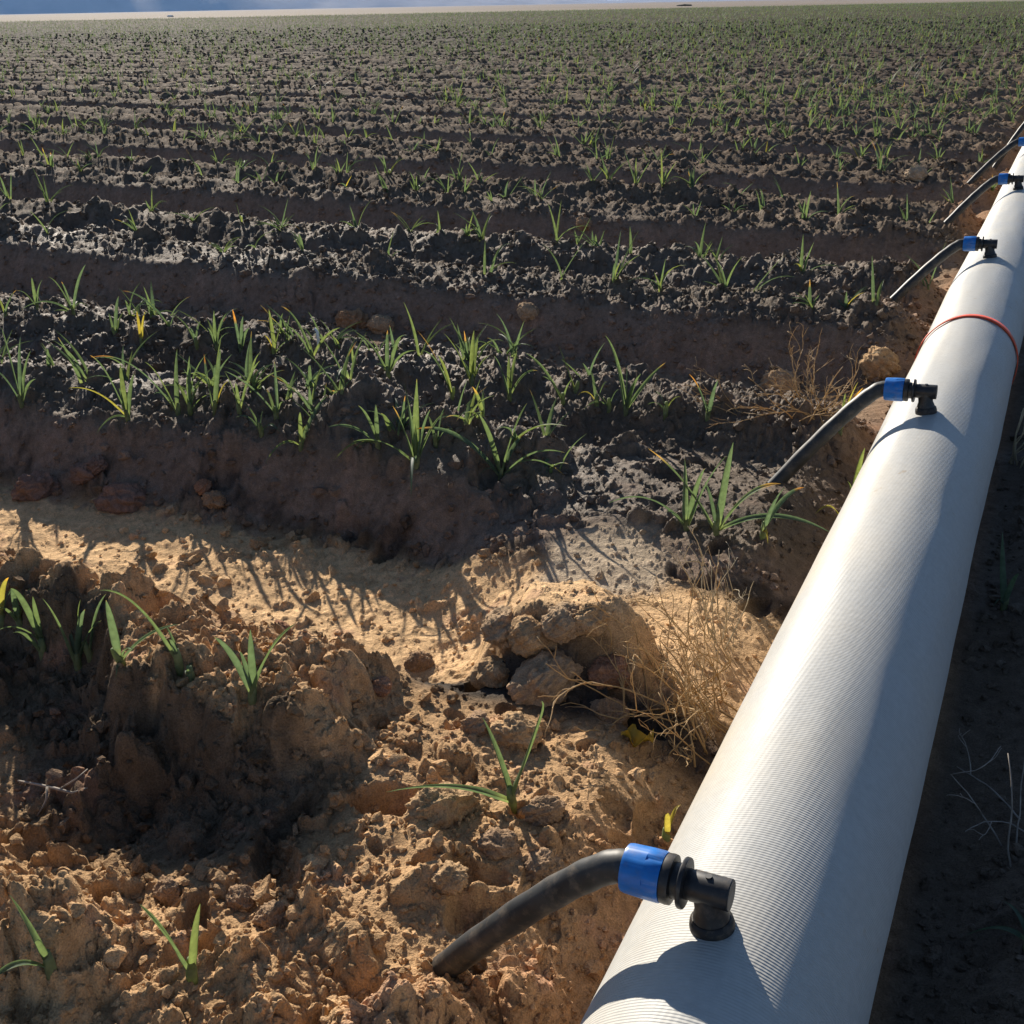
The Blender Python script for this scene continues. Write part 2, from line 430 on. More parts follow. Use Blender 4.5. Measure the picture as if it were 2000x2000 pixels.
def soil_colour(x, y, z):
    k, u, soft, near = masks(x, y); au = np.abs(u)
    x = np.asarray(x); y = np.asarray(y)
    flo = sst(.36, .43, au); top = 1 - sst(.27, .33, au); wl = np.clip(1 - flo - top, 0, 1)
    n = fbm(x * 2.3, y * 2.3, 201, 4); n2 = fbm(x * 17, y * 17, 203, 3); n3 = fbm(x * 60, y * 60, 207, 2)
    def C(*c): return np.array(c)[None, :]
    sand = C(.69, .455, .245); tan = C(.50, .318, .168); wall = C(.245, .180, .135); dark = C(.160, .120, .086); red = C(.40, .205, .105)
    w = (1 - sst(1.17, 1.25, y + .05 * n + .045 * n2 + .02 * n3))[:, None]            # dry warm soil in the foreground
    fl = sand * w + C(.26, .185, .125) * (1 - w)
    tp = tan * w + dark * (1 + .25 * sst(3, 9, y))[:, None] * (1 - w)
    wa = (C(.070, .058, .048)) * w + wall * (1 - w)  # foreground bank faces coloured near black to deepen their shade
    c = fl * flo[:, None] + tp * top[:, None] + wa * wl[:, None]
    lip = .200 - .080 * sst(-.88, -.74, x)
    dm = ((k == 0) * (1 - sst(-.56, -.46, x + .05 * n)) * sst(lip - .20, lip - .10, u + .02 * n2) * (1 - sst(-.01, .03, u - lip + .03 * n2)))[:, None] * .85  # shade on the mound's near face, painted into the soil colour
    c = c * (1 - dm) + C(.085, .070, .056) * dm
    rd = (sst(-.36, -.12, x + .1 * n) * .7)[:, None]
    c = c * (1 - rd) + red * rd
    p = sst(.45, .8, n2 + .35 * n)[:, None] * (.12 + .33 * w)
    c = c * (1 - p) + C(.36, .20, .135) * p
    c = c * (1 + .16 * n2 + .10 * n3 + .08 * n)[:, None]
    rs_ = (sst(-.05, .0, x) * (y < 8))[:, None]  # ground on the hose's shadow side, shade painted in as darker soil
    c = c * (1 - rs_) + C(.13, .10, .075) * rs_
    sl_ = np.exp(-((x + .46) / .10) ** 2 - ((y - 1.20) / .11) ** 2)[:, None]
    sl_ = sst(.3, .75, sl_ + .15 * n2[:, None])
    c = c * (1 - sl_) + C(.50, .395, .28) * sl_
    # far field painted darker for missing clod shadows, then the bare sandy plain
    fr = sst(4, 22, y)[:, None]
    c = c * (1 - fr) + C(.074, .060, .045) * fr * (1 + .15 * n + .15 * noise(x * .3, y * .9, 211))[:, None]
    ed = sst(0, 1.2, y - (92 + .76 * x) + 1.2 * noise(x * .2, y * .2, 213))[:, None]
    c = c * (1 - ed) + C(.25, .205, .165) * ed * (1 + .10 * noise(x * .02, y * .02, 215))[:, None]
    wet = top * (1 - w[:, 0]) * (.65 + .3 * n) * (1 - ed[:, 0]) * (1 - .9 * sst(1.9, 4.5, y))
    wet = np.clip(np.maximum(wet, .12 + .25 * sst(.2, .8, n) * w[:, 0]), 0, 1)
    return np.concatenate([np.clip(c, .01, .8), wet[:, None]], 1)

GROUND = build_ground()

# ------------------------------------------------------------------ hills
def build_hills():
    az = np.linspace(R(-30), R(100), 520); rr = np.linspace(2300, 4200, 34)
    A, D = np.meshgrid(az, rr)
    x = -np.sin(A) * D; y = np.cos(A) * D
    t = (D - 2300) / 1900
    e = np.sin(np.clip(t, 0, 1) * math.pi) ** .8
    n = np.abs(fbm(A * 9 + 3, t * 3, 301, 5)); b = .55 + .6 * noise(A * 5 + 1, t * 0 + 4.2, 305)
    hgt = 330 * e * np.clip(b, .12, 2) * (1 - .75 * n) - 15
    gone = sst(R(21), R(30), A)                                  # the range ends about the middle of the view
    hgt = (hgt + 15) * (.05 + .95 * gone) - 15
    idx = np.arange(A.size).reshape(A.shape)
    f = np.stack([idx[:-1, :-1], idx[:-1, 1:], idx[1:, 1:], idx[1:, :-1]], -1).reshape(-1, 4)
    o = link('hills', mesh_np('hills', np.stack([x, y, hgt], -1).reshape(-1, 3), f), M_HILL); tag(o, kind='structure')
build_hills()

# ------------------------------------------------------------------ layflat hose
HX, HZ, HR = -.106, .031, .0855
def build_hose():
    ys = np.concatenate([np.arange(-1.2, 4, .02), np.arange(4, 16.01, .08)]); n = 96
    v = []
    for yy in ys:
        rad = HR * (1 + .010 * math.sin(yy * 3.1) + .006 * math.sin(yy * 7.7 + 1))
        for j in range(n):
            a = 2 * math.pi * j / n
            r = rad * (1 + .012 * math.cos(2 * a) + .005 * math.sin(3 * a + yy * 2.3))
            v.append((r * math.sin(a), yy, r * math.cos(a)))
    v = np.array(v); an_ = np.arctan2(v[:, 0], v[:, 2])
    dn = fbm(v[:, 1] * 2.6, an_ * 1.3, 811, 3) * .0011 + np.abs(noise(v[:, 1] * 1.1 + an_ * .4, an_ * .7, 815)) * -.0016
    v[:, 0] += np.sin(an_) * dn; v[:, 2] += np.cos(an_) * dn
    f = []
    for i in range(len(ys) - 1):
        for j in range(n):
            f.append((i * n + j, i * n + (j + 1) % n, (i + 1) * n + (j + 1) % n, (i + 1) * n + j))
    o = link('layflat_hose', mesh_np('layflat_hose', v, np.array(f)), M_HOSE)
    o.location = (HX, 0, HZ)
    tag(o, 'thick white woven irrigation hose running across the bed ends', 'hose')
    return o
HOSE = build_hose()

def red_band():
    y0 = 2.115; n = 90; v = []; f = []
    for j in range(n):
        a = 2 * math.pi * j / n
        r = HR * (1 + .010 * math.sin(y0 * 3.1) + .006 * math.sin(y0 * 7.7 + 1)) * (1 + .012 * math.cos(2 * a) + .005 * math.sin(3 * a + y0 * 2.3)) + .0010
        yc = y0 - .035 * (1 - math.cos(a)) * .5 + .012 * math.sin(a)
        for (dy, dr) in ((-.008, 0), (.008, .0), (.008, .0018), (-.008, .0018)):
            v.append((HX + (r + dr) * math.sin(a), yc + dy * (1 + .25 * math.sin(3 * a)), HZ + (r + dr) * math.cos(a)))
    for j in range(n):
        for q in range(4):
            f.append((j * 4 + q, j * 4 + (q + 1) % 4, ((j + 1) % n) * 4 + (q + 1) % 4, ((j + 1) % n) * 4 + q))
    o = link('red_band', mesh_np('red_band', v, np.array(f)), M_RED)
    tag(o, 'thin red ribbon tied around the white hose', 'ribbon')
red_band()

# ------------------------------------------------------------------ connectors and feeder tubes
CON_Y = [.519, 1.563, 2.655, 3.68, 4.66, 5.52]
TILT = R(9.5)
def con_point(y, x, z, dy=0):       # x to the left along the fitting, z outwards from the hose skin
    base = Vector((HX, y, HZ)); out = Vector((-math.sin(TILT), 0, math.cos(TILT))); lef = Vector((-math.cos(TILT * .35), 0, -math.sin(TILT * .35)))
    return base + out * (HR * 1.012 + z) + lef * x + Vector((0, dy, 0))

CLAB = ['nearest black elbow with blue nut on the white hose, large in front',
        'black elbow with blue nut on the hose, before the red ribbon',
        'black elbow with blue nut on the hose, first one beyond the red ribbon',
        'black elbow with blue nut cut off by the right edge',
        'black elbow with blue nut on the hose outside the right edge', 'black elbow with blue nut far along the hose outside the view']
TLAB = ['thick black tube in front running from the nearest blue nut down into orange soil',
        'black tube from the second blue nut down behind an orange tipped onion plant',
        'black tube sloping down from the blue nut just beyond the red ribbon',
        'black tube sloping down from the blue nut at the right edge',
        'black tube whose lower end shows just behind the tube of the right edge nut',
        'shiny black tube at the right edge, topmost and farthest of all']
def build_connector(i, y):
    root = empty('hose_connector', con_point(y, 0, 0))
    tag(root, CLAB[i], 'pipe fitting', 'elbow fittings along the hose')
    inv = -Vector(root.location)
    def P(x, z): return con_point(y, x, z) + inv
    out = (P(0, 1) - P(0, 0)).normalized(); lef = (P(1, 0) - P(0, 0)).normalized()
    g = MB(); g.lathe([(.0155, -.004), (.0158, .002), (.0150, .006), (.0132, .0078), (.0100, .008)], P(0, 0), out, 40)
    g.build('grommet', M_RUBBER, root, True, 35)
    e = MB()
    e.lathe([(.0100, .006), (.0128, .008), (.0122, .011), (.0106, .015), (.0104, .033)], P(0, 0), out, 32)
    e.lathe([(.0104, -.0165), (.0109, -.0158), (.0109, .010), (.0105, .011), (.0105, .020)], P(0, .0315), lef, 36)
    e.lathe([(.0024, -.002), (.0024, .0018)], P(-.002, .0415), out, 12)
    e.build('elbow', M_BLACK, root, True, 35)
    r = MB()
    r.lathe([(.0105, .0142), (.0172, .0146), (.0176, .0155), (.0176, .0172), (.0170, .0180), (.0125, .0184)], P(0, .0315), lef, 40)
    r.lathe([(.0125, .018), (.0125, .026)], P(0, .0315), lef, 32)
    r.lathe([(.0125, .0235), (.0170, .024), (.0174, .0265), (.0170, .0300), (.0140, .0304)], P(0, .0315), lef, 40)
    r.build('flange', M_BLACK, root, True, 35)
    def mod(i_, j):
        s = j % 12
        if 2 <= i_ <= 5:
            if s in (0, 1): return .955 if i_ in (2, 3) else 1.0
            return 1.0 + (.012 if s % 3 == 0 else 0)
        return 1
    nb = MB()
    nb.lathe([(.0120, .0305), (.0172, .0306), (.0178, .0322), (.0178, .0420), (.01775, .0422), (.0172, .0560), (.0166, .0585), (.0120, .0590), (.0112, .0560)], P(0, .0315), lef, 72, mod)
    nb.build('nut', M_BLUE, root, True, 35)
    root.scale = (.92, .92, .92)
    # feeder tube
    a = con_point(y, .042, .0290); b = con_point(y, .057, .0290)
    end = Vector(((-.316 if i == 0 else -.300) - .004 * (i % 3), y - (.004 if i == 0 else .04 + .02 * i), 0)); end.z = hz(end.x, end.y) + .002
    pts = [a, b]
    p1 = b + lef * .013; 
    p2 = b.lerp(end, .42) + Vector((-.006, 0,   .012 if i == 0 else .012))
    q0, q1, q2, q3 = b, p1 - lef * .002, p2, end + (end - p2).normalized() * .03
    for t in np.linspace(.04, 1, 22):
        pts.append(q0 * (1 - t) ** 3 + q1 * 3 * t * (1 - t) ** 2 + q2 * 3 * t * t * (1 - t) + q3 * t ** 3)
    o0 = Vector(end)
    t = MB(); t.tube([tuple(p - o0) for p in pts], [.0108 + .00035 * math.sin(k * 1.7 + i) for k in range(len(pts))], 28)
    o = t.build('feeder_tube', M_TUBE, None, True, 50); o.location = o0
    tag(o, TLAB[i], 'tube', 'black feeder tubes from the hose to the beds')
for i, y in enumerate(CON_Y): build_connector(i, y)

# ------------------------------------------------------------------ onion plants
def leaf_mesh(p0, p1, p2, w, dry, hue, seg=14, twist=0.0, curl=0.0):
    """tapering hollow-looking onion leaf along a bezier: flattened, creased cross-section of 8 points"""
    ts = np.linspace(0, 1, seg + 1); pts = []
    for t in ts:
        pts.append((1 - t) ** 2 * p0 + 2 * t * (1 - t) * p1 + t * t * p2)
    pts = np.array(pts)
    if curl:
        # the last fifth rolls over
        for q in range(len(ts)):
            if ts[q] > .82:
                s = (ts[q] - .82) / .18; pts[q] = pts[q] + np.array([-.6 * curl * s * s * RT[0], -.6 * curl * s * s * RT[1], -curl * s * s])
    v = []; c = []; n = 7
    d0 = pts[-1] - pts[0]; side = np.cross(d0, p1 - (p0 + p2) / 2 + np.array([.0007, .0003, .0001]))
    if np.linalg.norm(side) < 1e-9: side = np.cross(d0, [0, 0, 1.0])
    side /= np.linalg.norm(side)
    for q, t in enumerate(ts):
        d = pts[min(q + 1, seg)] - pts[max(q - 1, 0)]; d /= np.linalg.norm(d)
        s = side - d * side.dot(d); s /= np.linalg.norm(s); b = np.cross(d, s)
        an = twist * t; s, b = s * math.cos(an) + b * math.sin(an), b * math.cos(an) - s * math.sin(an)
        ww = w * .5 * (.50 + .5 * min(1, t / .22)) * max(.03, (1 - t ** 2.6)) ** .85
        th = ww * (.85 - .5 * min(1, t / .3))
        for j in range(n):
            a = math.pi * (j / (n - 1) * 1.16 - .08)                 # open channel, folded along the keel
            x, y = math.cos(a), math.sin(a)
            v.append(pts[q] + s * ww * x + b * th * y); c.append((t, dry, hue, 1))
    f = []
    for i in range(seg):
        for j in range(n - 1):
            f.append((i * n + j, i * n + j + 1, (i + 1) * n + j + 1, (i + 1) * n + j))
    return np.array(v), np.array(f), np.array(c)

def near_point(px, py, hd, zmin):
    """the point of the sight line at horizontal distance hd; lowered on to the soil where that falls under it"""
    d = ray(px, py); fh = math.hypot(d[0], d[1])
    t = hd / fh; p = CAM + d * t
    if p[2] < zmin + .004:
        t = (zmin + .004 - CAMH) / d[2]; p = CAM + d * t
    return p

def hero_plant(base, leaves, label, width=None, group=None, hue=.3, stem=True):
    P = on_ground(*base)
    hd = math.hypot(P[0], P[1]); sc = np.linalg.norm(P - CAM) / FPX
    root = empty('onion_plant', P)
    tag(root, label, 'onion plant', group)
    if stem:
        s = MB(); lean = np.array([random.uniform(-.004, .004), random.uniform(-.004, .004), 0])
        s.tube([(0, 0, -.012), (0, 0, .002), tuple(lean * .5 + np.array([0, 0, .010])), tuple(lean + np.array([0, 0, .020]))], [.0040, .0042, .0040, .0026], 10)
        s.c[-1][:] = (0.0, 0, hue, 1)
        s.build('stem', M_LEAF, root)
    for L_ in leaves:
        tx, ty = L_[0], L_[1]; o = L_[2] if len(L_) > 2 else {}
        jit = o.get('d', random.uniform(-.035, .035))
        zt = hz(*(near_point(tx, ty, hd + jit, -9)[:2])) if ty > base[1] - 25 else -9
        tip = near_point(tx, ty, hd + jit, zt) - P
        ln = np.linalg.norm(tip)
        st = np.array([random.uniform(-.002, .002), random.uniform(-.002, .002), .004])
        bend = o.get('b', .14)
        mid = st + (tip - st) * .45 + np.array([0, 0, bend * ln + .012])
        hu = o.get('h', min(1, max(0, hue + random.uniform(-.22, .22))))
        w = (width or .0088) * o.get('w', 1) * random.uniform(.88, 1.1)
        w = min(w, max(.004, ln * .10))
        v, f, c = leaf_mesh(st, mid, tip, w, o.get('dry', random.choice([0, 0, .04, .08])), hu, twist=random.uniform(-.9, .9), curl=o.get('curl', 0))
        lf = link('leaf', mesh_np('leaf', v, f, True, c), M_LEAF, root)
        if o.get('lab'): lf['label'] = o['lab']
    return root

O = lambda **k: k
HERO = []
# first bed
B = 'onion plants along the far ridge of the first bed'
HERO += [
 ((8, 1225), [(17, 1128, O(h=.9, dry=.25)), (40, 1140)], 'onion plant at the far left edge of the first bed, yellowing leaf curving in', B),
 ((40, 1222), [(24, 1150), (58, 1150, O(h=.7)), (-10, 1190)], 'small dull onion plant just right of the left edge, behind the mound', B),
 ((83, 1258), [(21, 1149, O(b=.25)), (-6, 1232, O(b=.2)), (64, 1165)], 'onion plant on the mound whose long leaves bend over to the left edge', B),
 ((86, 1288), [(25, 1236, O(w=1.15))], 'single-leaf onion seedling leaning left on the lip of the mound', B),
 ((153, 1304), [(83, 1169, O(b=.2)), (166, 1190, O(w=1.3, h=.1)), (157, 1172), (133, 1223), (198, 1212)], 'bushiest onion plant on the mound, broad dark central leaf', B),
 ((176, 1282), [(282, 1194, O(w=1.1)), (207, 1160)], 'onion plant on the mound with one long straight leaf pointing up right', B),
 ((238, 1298), [(207, 1172, O(h=.15)), (352, 1219, O(b=.1)), (262, 1270), (226, 1330, O(b=.1, w=.5))], 'onion plant on the mound with a tall upright leaf and a leaf stretching right', B),
 ((350, 1300), [(195, 1153, O(b=.32, w=1.1)), (322, 1222), (330, 1250)], 'onion plant at right of the clump with a long leaf arching back left', B),
 ((375, 1334), [(375, 1292, O(w=.9, h=.2)), (362, 1318, O(w=.7))], 'tiny single-spike onion sprout in the gap between two larger plants', B),
 ((495, 1380), [(418, 1244, O(w=1.15)), (489, 1230, O(b=.06)), (576, 1219, O(w=1.2)), (468, 1272, O(h=.1)), (474, 1318)], 'lone onion plant with fan of five leaves at the middle of the mound', None),
 ((1001, 1574), [(754, 1547, O(b=.10, w=1.5, d=-.03)), (943, 1402, O(b=.04, w=1.05)), (1072, 1350, O(b=-.16, w=1.7, d=.0, curl=.010, h=.45))], 'three-leaved onion plant right of centre, one leaf flat left, one hooked at the tip', None),
 ((375, 1910), [(273, 1767, O(w=1.2, b=.05)), (391, 1765, O(w=1.05, b=.02, h=.6))], 'two-leaved onion seedling in a V shape on pitted orange soil', None),
 ((101, 1900), [(19, 1748, O(w=1.6, b=.06)), (-30, 1930, O(w=1.2, b=.25, d=-.02)), (68, 1840, O(w=1.0))], 'onion seedling in the bottom left corner with one broad leaf and one lying flat', None),
 ((1302, 1650), [(1302, 1590, O(w=.8, h=.95)), (1330, 1572, O(w=.6, h=.95, b=.3))], 'thin yellowish sprout right behind the nearest blue nut', None),
]
NR = 'onion plants along the near ridge of the second bed'
HERO += [
 ((42, 788), [(3, 640), (40, 658), (60, 685), (-12, 722, O(b=.2)), (70, 740)], 'leftmost upright onion tuft on the near ridge of the second bed', NR),
 ((250, 818), [(176, 694, O(b=.3, dry=.2)), (235, 711), (232, 758), (134, 758, O(h=.9, b=.25)), (188, 848, O(b=.35)), (262, 730)], 'onion plant of near ridge with grey leaf drooping down left and yellow one', NR),
 ((348, 810), [(178, 698, O(b=.36, dry=.3)), (283, 707, O(b=.25, h=.6)), (346, 682), (319, 758), (300, 770, O(b=.35))], 'onion plant sending a very long orange-tipped leaf arching to the left', NR),
 ((372, 808), [(340, 743), (395, 746), (372, 715), (420, 770)], 'dense bluish onion tuft right beside the long arching leaf', NR),
 ((420, 806), [(402, 729), (431, 682, O(b=.02)), (447, 744, O(h=.95))], 'onion plant with tall upright leaf and yellow side leaf on near ridge', NR),
 ((467, 800), [(438, 725), (507, 705), (460, 748)], 'three-leaved onion plant between the yellow-leaved one and the bent one', NR),
 ((540, 818), [(536, 706, O(b=-.1)), (440, 725, O(b=.1)), (556, 785), (520, 760, O(dry=.3))], 'onion plant with one leaf bent like a bow and one long left leaf', NR),
 ((511, 848), [(478, 790), (460, 816, O(b=.3)), (514, 803), (548, 845, O(b=.3))], 'low sprawling onion plant down the slope of the near ridge', NR),
 ((588, 876), [(641, 772, O(w=1.1)), (586, 805), (518, 906, O(b=.45)), (600, 830, O(h=.8))], 'bright onion plant with one straight leaf up right and one drooping left', NR),
 ((738, 872), [(642, 834, O(b=.2)), (700, 792), (734, 790), (650, 902, O(b=.3, h=.7)), (690, 880)], 'wide low onion plant with several thin leaves spreading left', NR),
 ((814, 911), [(814, 740, O(w=1.2, b=.0)), (767, 793, O(b=.1, dry=.35)), (690, 862, O(b=.22)), (868, 805), (803, 971, O(b=.4, h=0)), (790, 750, O(w=1.1)), (840, 800, O(h=.1, w=1.3))], 'tall stout onion plant with orange-tipped leaf and grey leaf hanging down the slope', NR),
 ((852, 872), [(868, 798), (836, 812), (884, 838)], 'small onion plant just behind the tallest one on the near ridge', NR),
 ((978, 934), [(812, 838, O(b=.30, dry=.22, w=1.1)), (935, 808), (1029, 788, O(w=1.1)), (1024, 848, O(dry=.2)), (1103, 884, O(b=.25, w=1.1)), (1104, 930, O(b=.45, dry=.22)), (932, 933, O(b=.4))], 'star-shaped onion plant with seven leaves at the crest before the dark hollow', NR),
 ((1399, 1044), [(1266, 876, O(b=.12, dry=.3, w=1.35)), (1432, 864, O(w=1.05)), (1525, 945, O(b=.25, dry=.35, w=1.1)), (1622, 1040, O(b=.25)), (1376, 940)], 'largest onion plant near the second tube with broad orange-tipped leaves', NR),
 ((1341, 1036), [(1190, 982, O(b=.35)), (1337, 895), (1419, 890), (1300, 1000), (1376, 915)], 'onion plant left beside the largest one with a leaf drooping on pale soil', NR),
 ((1490, 1046), [(1533, 952), (1570, 952, O(b=.25, dry=.25)), (1480, 1000), (1500, 1062, O(b=.4, h=.95))], 'small onion plant under the second tube end', NR),
 ((1642, 1024), [(1592, 1004, O(h=.9, b=.5, w=1.4))], 'short yellow curled onion leaf against the hose side', NR),
 ((1662, 992), [(1689, 875, O(w=1.0, h=.7)), (1655, 940, O(h=.6))], 'two upright yellow-green leaves close beside the white hose', NR),
]
FR_ = 'onion plants along the far ridge of the second bed'
far_list = [
 ((11, 622), [(33, 566, O(dry=.3)), (-4, 580, O(h=.8)), (22, 585)]),
 ((72, 604), [(62, 542), (83, 546), (33, 568, O(b=.25, dry=.2))]),
 ((145, 622), [(167, 517), (94, 541, O(b=.3)), (174, 600, O(b=.5)), (120, 550, O(dry=.2)), (40, 606, O(b=.3))]),
 ((225, 648), [(232, 578), (212, 612), (245, 606)]),
 ((275, 658), [(267, 607, O(h=1, w=1.3)), (284, 607, O(h=.95, w=1.2))]),
 ((333, 644), [(239, 568, O(b=.25, dry=.2)), (284, 604, O(b=.2)), (352, 605)]),
 ((384, 673), [(341, 617, O(b=.2)), (392, 628), (370, 640)]),
 ((424, 684), [(418, 606), (442, 613), (405, 640), (448, 650)]),
 ((471, 687), [(475, 617), (454, 604, O(dry=.5, w=.6)), (488, 640)]),
 ((536, 695), [(525, 604), (516, 655, O(h=.95)), (553, 636), (578, 664)]),
 ((612, 702), [(549, 598, O(b=.3, dry=.3)), (560, 636, O(w=1.2)), (664, 640, O(w=1.2, h=.6)), (600, 655)]),
 ((692, 716), [(688, 680), (700, 690)]),
 ((759, 737), [(696, 650, O(b=.2, w=1.3)), (757, 645, O(dry=.2)), (783, 660), (812, 685, O(b=.2)), (733, 712)]),
 ((883, 777), [(823, 684, O(b=.3)), (816, 647, O(dry=.6, w=.6)), (856, 694, O(h=.7))]),
 ((922, 752), [(866, 650, O(w=1.4, h=.65)), (926, 645, O(w=1.6, h=.65)), (957, 694, O(h=.6)), (896, 700, O(w=1.2)), (934, 660, O(w=1.3, h=.6))]),
 ((995, 781), [(965, 695), (994, 694), (1010, 686), (1050, 724, O(b=.3, dry=.2))]),
 ((1100, 788), [(1027, 690, O(b=.15)), (1060, 735), (1120, 740)]),
 ((1125, 766), [(1092, 676, O(b=-.1, h=.7))]),
 ((1165, 792), [(1154, 724), (1128, 772, O(h=.95, b=.4)), (1185, 745)]),
 ((1223, 795), [(1201, 702), (1225, 714), (1182, 655, O(b=.25)), (1252, 730), (1300, 708, O(b=.05, dry=.2)), (1240, 745)]),
 ((1190, 800), [(1160, 770), (1210, 760), (1140, 800, O(b=.3))]),
 ((1382, 817), [(1403, 742), (1345, 730, O(dry=.5, w=.6)), (1370, 770)]),
 ((1300, 806), [(1280, 765), (1330, 775, O(h=.8)), (1265, 790)]),
 ((1640, 846), [(1676, 746, O(h=.9)), (1651, 768, O(h=.7)), (1633, 796), (1686, 757, O(dry=.5, h=.9))]),
]
ORD = 'first second third fourth fifth sixth seventh eighth ninth tenth eleventh twelfth thirteenth fourteenth fifteenth sixteenth seventeenth eighteenth nineteenth twentieth'.split() + ['twenty-first', 'twenty-second', 'twenty-third', 'twenty-fourth']
far_sorted = sorted(far_list, key=lambda q: q[0][0])
for n_, (b_, l_) in enumerate(far_sorted):
    num = {1: 'one leaf', 2: 'two leaves', 3: 'three leaves', 4: 'four leaves', 5: 'five leaves', 6: 'six leaves'}[len(l_)]
    HERO.append((b_, l_, '%s onion plant from the left on the far ridge of the second bed, %s' % (ORD[n_], num), FR_))
for q in HERO:
    base, lv, lab, grp = q
    dist_w = .0110 if base[1] > 1100 else .0096
    hero_plant(base, lv, lab, dist_w, grp, hue=random.uniform(.08, .45))

# ---- repeats on the beds beyond
def strips(P, az, t0, t1, Ln, w, dry, hue, S, vee=True):
    """N leaves as creased strips, all at once"""
    N = len(P); pts = [P.copy()]; p = P.copy()
    for s in range(S):
        tl = t0 + (t1 - t0) * ((s + .5) / S)
        p = p + np.stack([np.sin(tl) * np.cos(az), np.sin(tl) * np.sin(az), np.cos(tl)], -1) * (Ln / S)[:, None]
        pts.append(p)
    side = np.stack([-np.sin(az), np.cos(az), 0 * az], -1)
    V = []; Cc = []
    q = 3 if vee else 2
    for s in range(S + 1):
        t = s / S; ww = (w * .5 * (.7 + .3 * min(1, t / .3)) * max(.04, 1 - t ** 2.2))[:, None]
        tl = t0 + (t1 - t0) * t
        nrm = np.stack([-np.cos(tl) * np.cos(az), -np.cos(tl) * np.sin(az), np.sin(tl)], -1)
        row = [pts[s] - side * ww, pts[s] - nrm * ww * .7, pts[s] + side * ww] if vee else [pts[s] - side * ww, pts[s] + side * ww]
        V += row; Cc += [np.stack([np.full(N, t), dry, hue, np.ones(N)], -1)] * q
    V = np.stack(V, 1); Cc = np.stack(Cc, 1); nv = V.shape[1]
    f = []
    for s in range(S):
        for j in range(q - 1):
            f.append((s * q + j, s * q + j + 1, (s + 1) * q + j + 1, (s + 1) * q + j))
    f = np.array(f)
    F = (f[None] + (np.arange(N) * nv)[:, None, None]).reshape(-1, 4)
    return V.reshape(-1, 3), F, Cc.reshape(-1, 4)

def leaf_params(rng, n, scale=1.0):
    az = rng.uniform(0, 2 * np.pi, n); t0 = rng.uniform(.05, .75, n); t1 = t0 + rng.uniform(.1, 1.7, n) ** 1.4 * .8
    Ln = rng.uniform(.055, .125, n) * scale; w = rng.uniform(.0055, .0085, n)
    dry = np.where(rng.random(n) < .12, rng.uniform(.08, .4, n), 0); hue = np.clip(rng.normal(.30, .20, n), 0, 1)
    return az, t0, t1, Ln, w, dry, hue

def scatter():
    xs = []; ys = []; ks = []
    rng = np.random.default_rng(5)
    for k in range(2, 90):
        yc = C0 + PER * k
        for u in (-.165, .185):
            st = .065 if k < 30 else .10
            x = np.arange(-1.45 * (yc + 1), .12 * yc + .2, st); x = x + rng.normal(0, .03, len(x)); y = yc + u + rng.normal(0, .022, len(x))
            xs.append(x); ys.append(y); ks.append(np.full(len(x), k))
    x = np.concatenate(xs); y = np.concatenate(ys); k = np.concatenate(ks)
    d = y * 0 + .42 + .30 * fbm(x * .35, y * .5, 401, 3) + .35 * sst(-.75, -.15, x / y) * sst(3, 10, y) - .12 * sst(-.55, -.95, x / y)
    d = np.clip(d, .12, .95)
    keep = (rng.random(len(x)) < d) & (y < 91 + .76 * x) & (np.abs(x - HX) > .13)
    a = np.arctan2(-x, y) - YAW
    keep &= (np.abs(a) < R(38))
    # not where a feeder tube lies
    for cy in CON_Y: keep &= ~((np.abs(y - cy) < .05) & (x > -.33) & (x < -.1))
    return x[keep], y[keep], k[keep]
sx_, sy_, sk_ = scatter()
sz_ = height(sx_, sy_, np.maximum(.003, .004 * np.hypot(sx_, sy_)))
dist = np.sqrt(sx_ ** 2 + sy_ ** 2 + CAMH ** 2)
dd = np.stack([sx_, sy_, sz_ - CAMH], -1); zc = dd @ FW
qx = 1000 + FPX * (dd @ RT) / zc; qy = 1000 - FPX * (dd @ UP) / zc
inview = (qx > 0) & (qx < 2000) & (qy > 0) & (qy < 2000)
order = np.argsort(np.where(inview, dist, 1e9))
NI = 195
ind = order[:NI]; rest = np.setdiff1d(np.arange(len(sx_)), ind)
WORD = ORD
GREEN_N = {}
rngp = np.random.default_rng(77)
for i in ind:
    nl = int(rngp.integers(2, 7)); sc_ = float(rngp.uniform(.65, 1.2))
    az, t0, t1, Ln, w, dry, hue = leaf_params(rngp, nl, sc_)
    if rngp.random() < .015: hue = np.clip(hue + .4, 0, 1)
    P = np.zeros((nl, 3)); P[:, :2] += rngp.normal(0, .004, (nl, 2)); P[:, 2] = -.004
    v, f, c = strips(P, az, t0, t1, Ln, w * 1.15, dry, hue, 6)
    o = link('onion_plant', mesh_np('onion_plant', v, f, True, c), M_LEAF)
    o.location = (sx_[i], sy_[i], sz_[i])
    bed = WORD[int(sk_[i])]
    tag(o, 'small green onion plant growing in the %s bed counted from the front' % bed, 'onion plant', 'onion plants of the %s bed' % bed)

